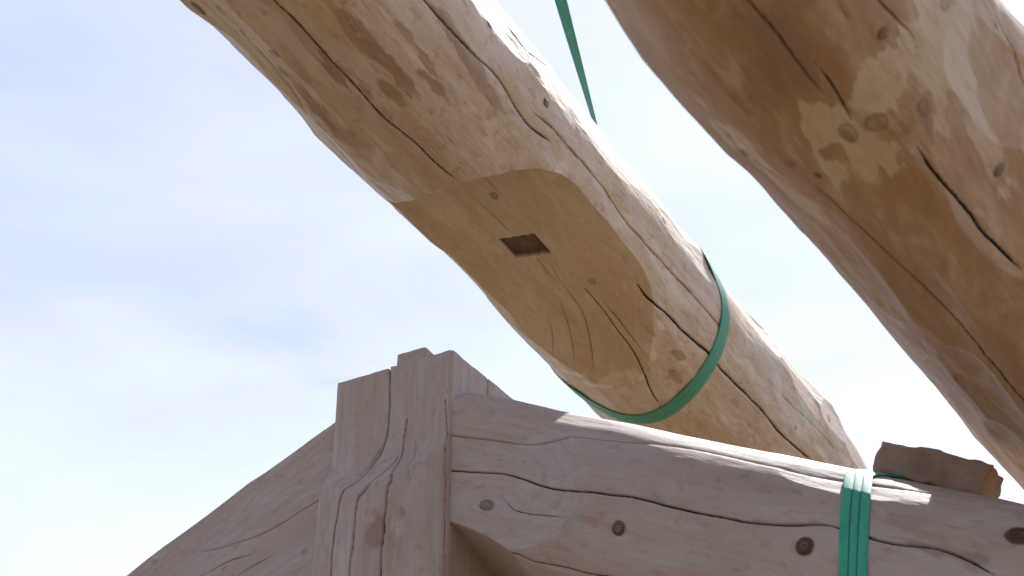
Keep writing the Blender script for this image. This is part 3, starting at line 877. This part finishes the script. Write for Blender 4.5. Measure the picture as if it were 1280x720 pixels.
# ------------------------------------------------------------------ GROUND
m, nt = new_mat('dry_yard_ground'); g = N(nt)
tc = g.n('ShaderNodeTexCoord')
n1 = g.noise(tc.outputs['Object'], .35, 6, .6); n2 = g.noise(tc.outputs['Object'], 14, 6, .65)
c = g.mix(g.ramp(n1, .35, .65), (.20, .142, .085), (.16, .12, .072)); c = g.mix(g.math('MULTIPLY', g.ramp(n2, .4, .7), .4), c, (.10, .07, .04))
b = g.n('ShaderNodeBsdfPrincipled'); g.l(c, b.inputs['Base Color']); b.inputs['Roughness'].default_value = .9
bp = g.n('ShaderNodeBump'); bp.inputs['Distance'].default_value = .03; g.l(n2, bp.inputs['Height']); g.l(bp.outputs[0], b.inputs['Normal'])
o_ = g.n('ShaderNodeOutputMaterial'); g.l(b.outputs[0], o_.inputs[0])
me = bpy.data.meshes.new('ground'); s_ = 1500
me.from_pydata([(-s_, -s_, 0), (s_, -s_, 0), (s_, s_, 0), (-s_, s_, 0)], [], [(0, 1, 2, 3)]); me.materials.append(m)
gr = link('ground', me); gr['kind'] = 'structure'; gr['label'] = 'dry sandy ground of the building yard'

# ------------------------------------------------------------------ SKY, SUN
VEIL = -.16
SUN_EL, SUN_AZ = 54.0, 34.0      # azimuth clockwise from +Y (the view)
w = bpy.data.worlds.new('World'); sc.world = w; w.use_nodes = True
nt = w.node_tree; nt.nodes.clear(); g = N(nt)
sky = g.n('ShaderNodeTexSky', sky_type='NISHITA'); sky.sun_disc = False
sky.sun_elevation = rad(SUN_EL); sky.sun_rotation = rad(SUN_AZ); sky.altitude = 200; sky.air_density = 1.0; sky.dust_density = .5; sky.ozone_density = 3.0
tc = g.n('ShaderNodeTexCoord')
cl = g.noise(tc.outputs['Generated'], 1, 5, .5, .35, mul=(1.5, 1.5, 4.6))
cl2 = g.noise(tc.outputs['Generated'], 1, 6, .55, .6, mul=(4.5, 4, 15))
cv = g.math('ADD', g.math('MULTIPLY', cl, .72), g.math('MULTIPLY', cl2, .28))
# cirrus veil: thicker and brighter towards the sun, as thin ice cloud scatters light forward
gd = g.n('ShaderNodeVectorMath', operation='DOT_PRODUCT'); g.l(tc.outputs['Generated'], gd.inputs[0])
gd.inputs[1].default_value = tuple(float(q) for q in az(SUN_AZ, SUN_EL))
fwd = g.ramp(gd.outputs['Value'], -.1, .95)
fac = g.math('ADD', g.ramp(cv, .34, .56, 0.05, .9), g.math('MULTIPLY', fwd, .7), True)
veil = g.math('ADD', g.math('MULTIPLY', g.math('POWER', fwd, 1.5), VEIL), g.ramp(cv, .33, .60, 1.14, 1.38))
# thin bright cloud: scales with the sky's own brightness behind it
hsv = g.n('ShaderNodeHueSaturation'); hsv.inputs['Saturation'].default_value = .35; g.l(veil, hsv.inputs['Value'])
g.l(sky.outputs[0], hsv.inputs['Color'])
mixc = g.mix(1.0, g.mix(fac, sky.outputs[0], hsv.outputs[0]), (.965, .985, 1.10), 'MULTIPLY')
bg = g.n('ShaderNodeBackground'); bg.inputs['Strength'].default_value = .108
g.l(mixc, bg.inputs['Color']); ow = g.n('ShaderNodeOutputWorld'); g.l(bg.outputs[0], ow.inputs[0])
su = bpy.data.lights.new('sun', 'SUN'); su.energy = 4.6; su.angle = rad(.55); su.color = (1, .965, .95)
so = bpy.data.objects.new('sun', su); COL.objects.link(so)
sd = Vector(az(SUN_AZ, SUN_EL)); so.rotation_euler = sd.to_track_quat('Z', 'Y').to_euler(); so.location = (3, 8, 12)

# ------------------------------------------------------------------ CAMERA
cd = bpy.data.cameras.new('camera'); co = bpy.data.objects.new('camera', cd); COL.objects.link(co)
co.location = CAM; co.rotation_euler = (rad(90) + PITCH, 0, 0)
cd.sensor_width = 36; cd.lens = F / 1280 * 36; cd.clip_start = .05; cd.clip_end = 5000
cd.dof.use_dof = True; cd.dof.focus_distance = 3.8; cd.dof.aperture_fstop = 5.6
sc.camera = co
sc.view_settings.view_transform = 'Standard'; sc.view_settings.look = 'None'; sc.view_settings.gamma = 1
sc.view_settings.exposure = 0.78
sc.cycles.max_bounces = 8; sc.cycles.diffuse_bounces = 5
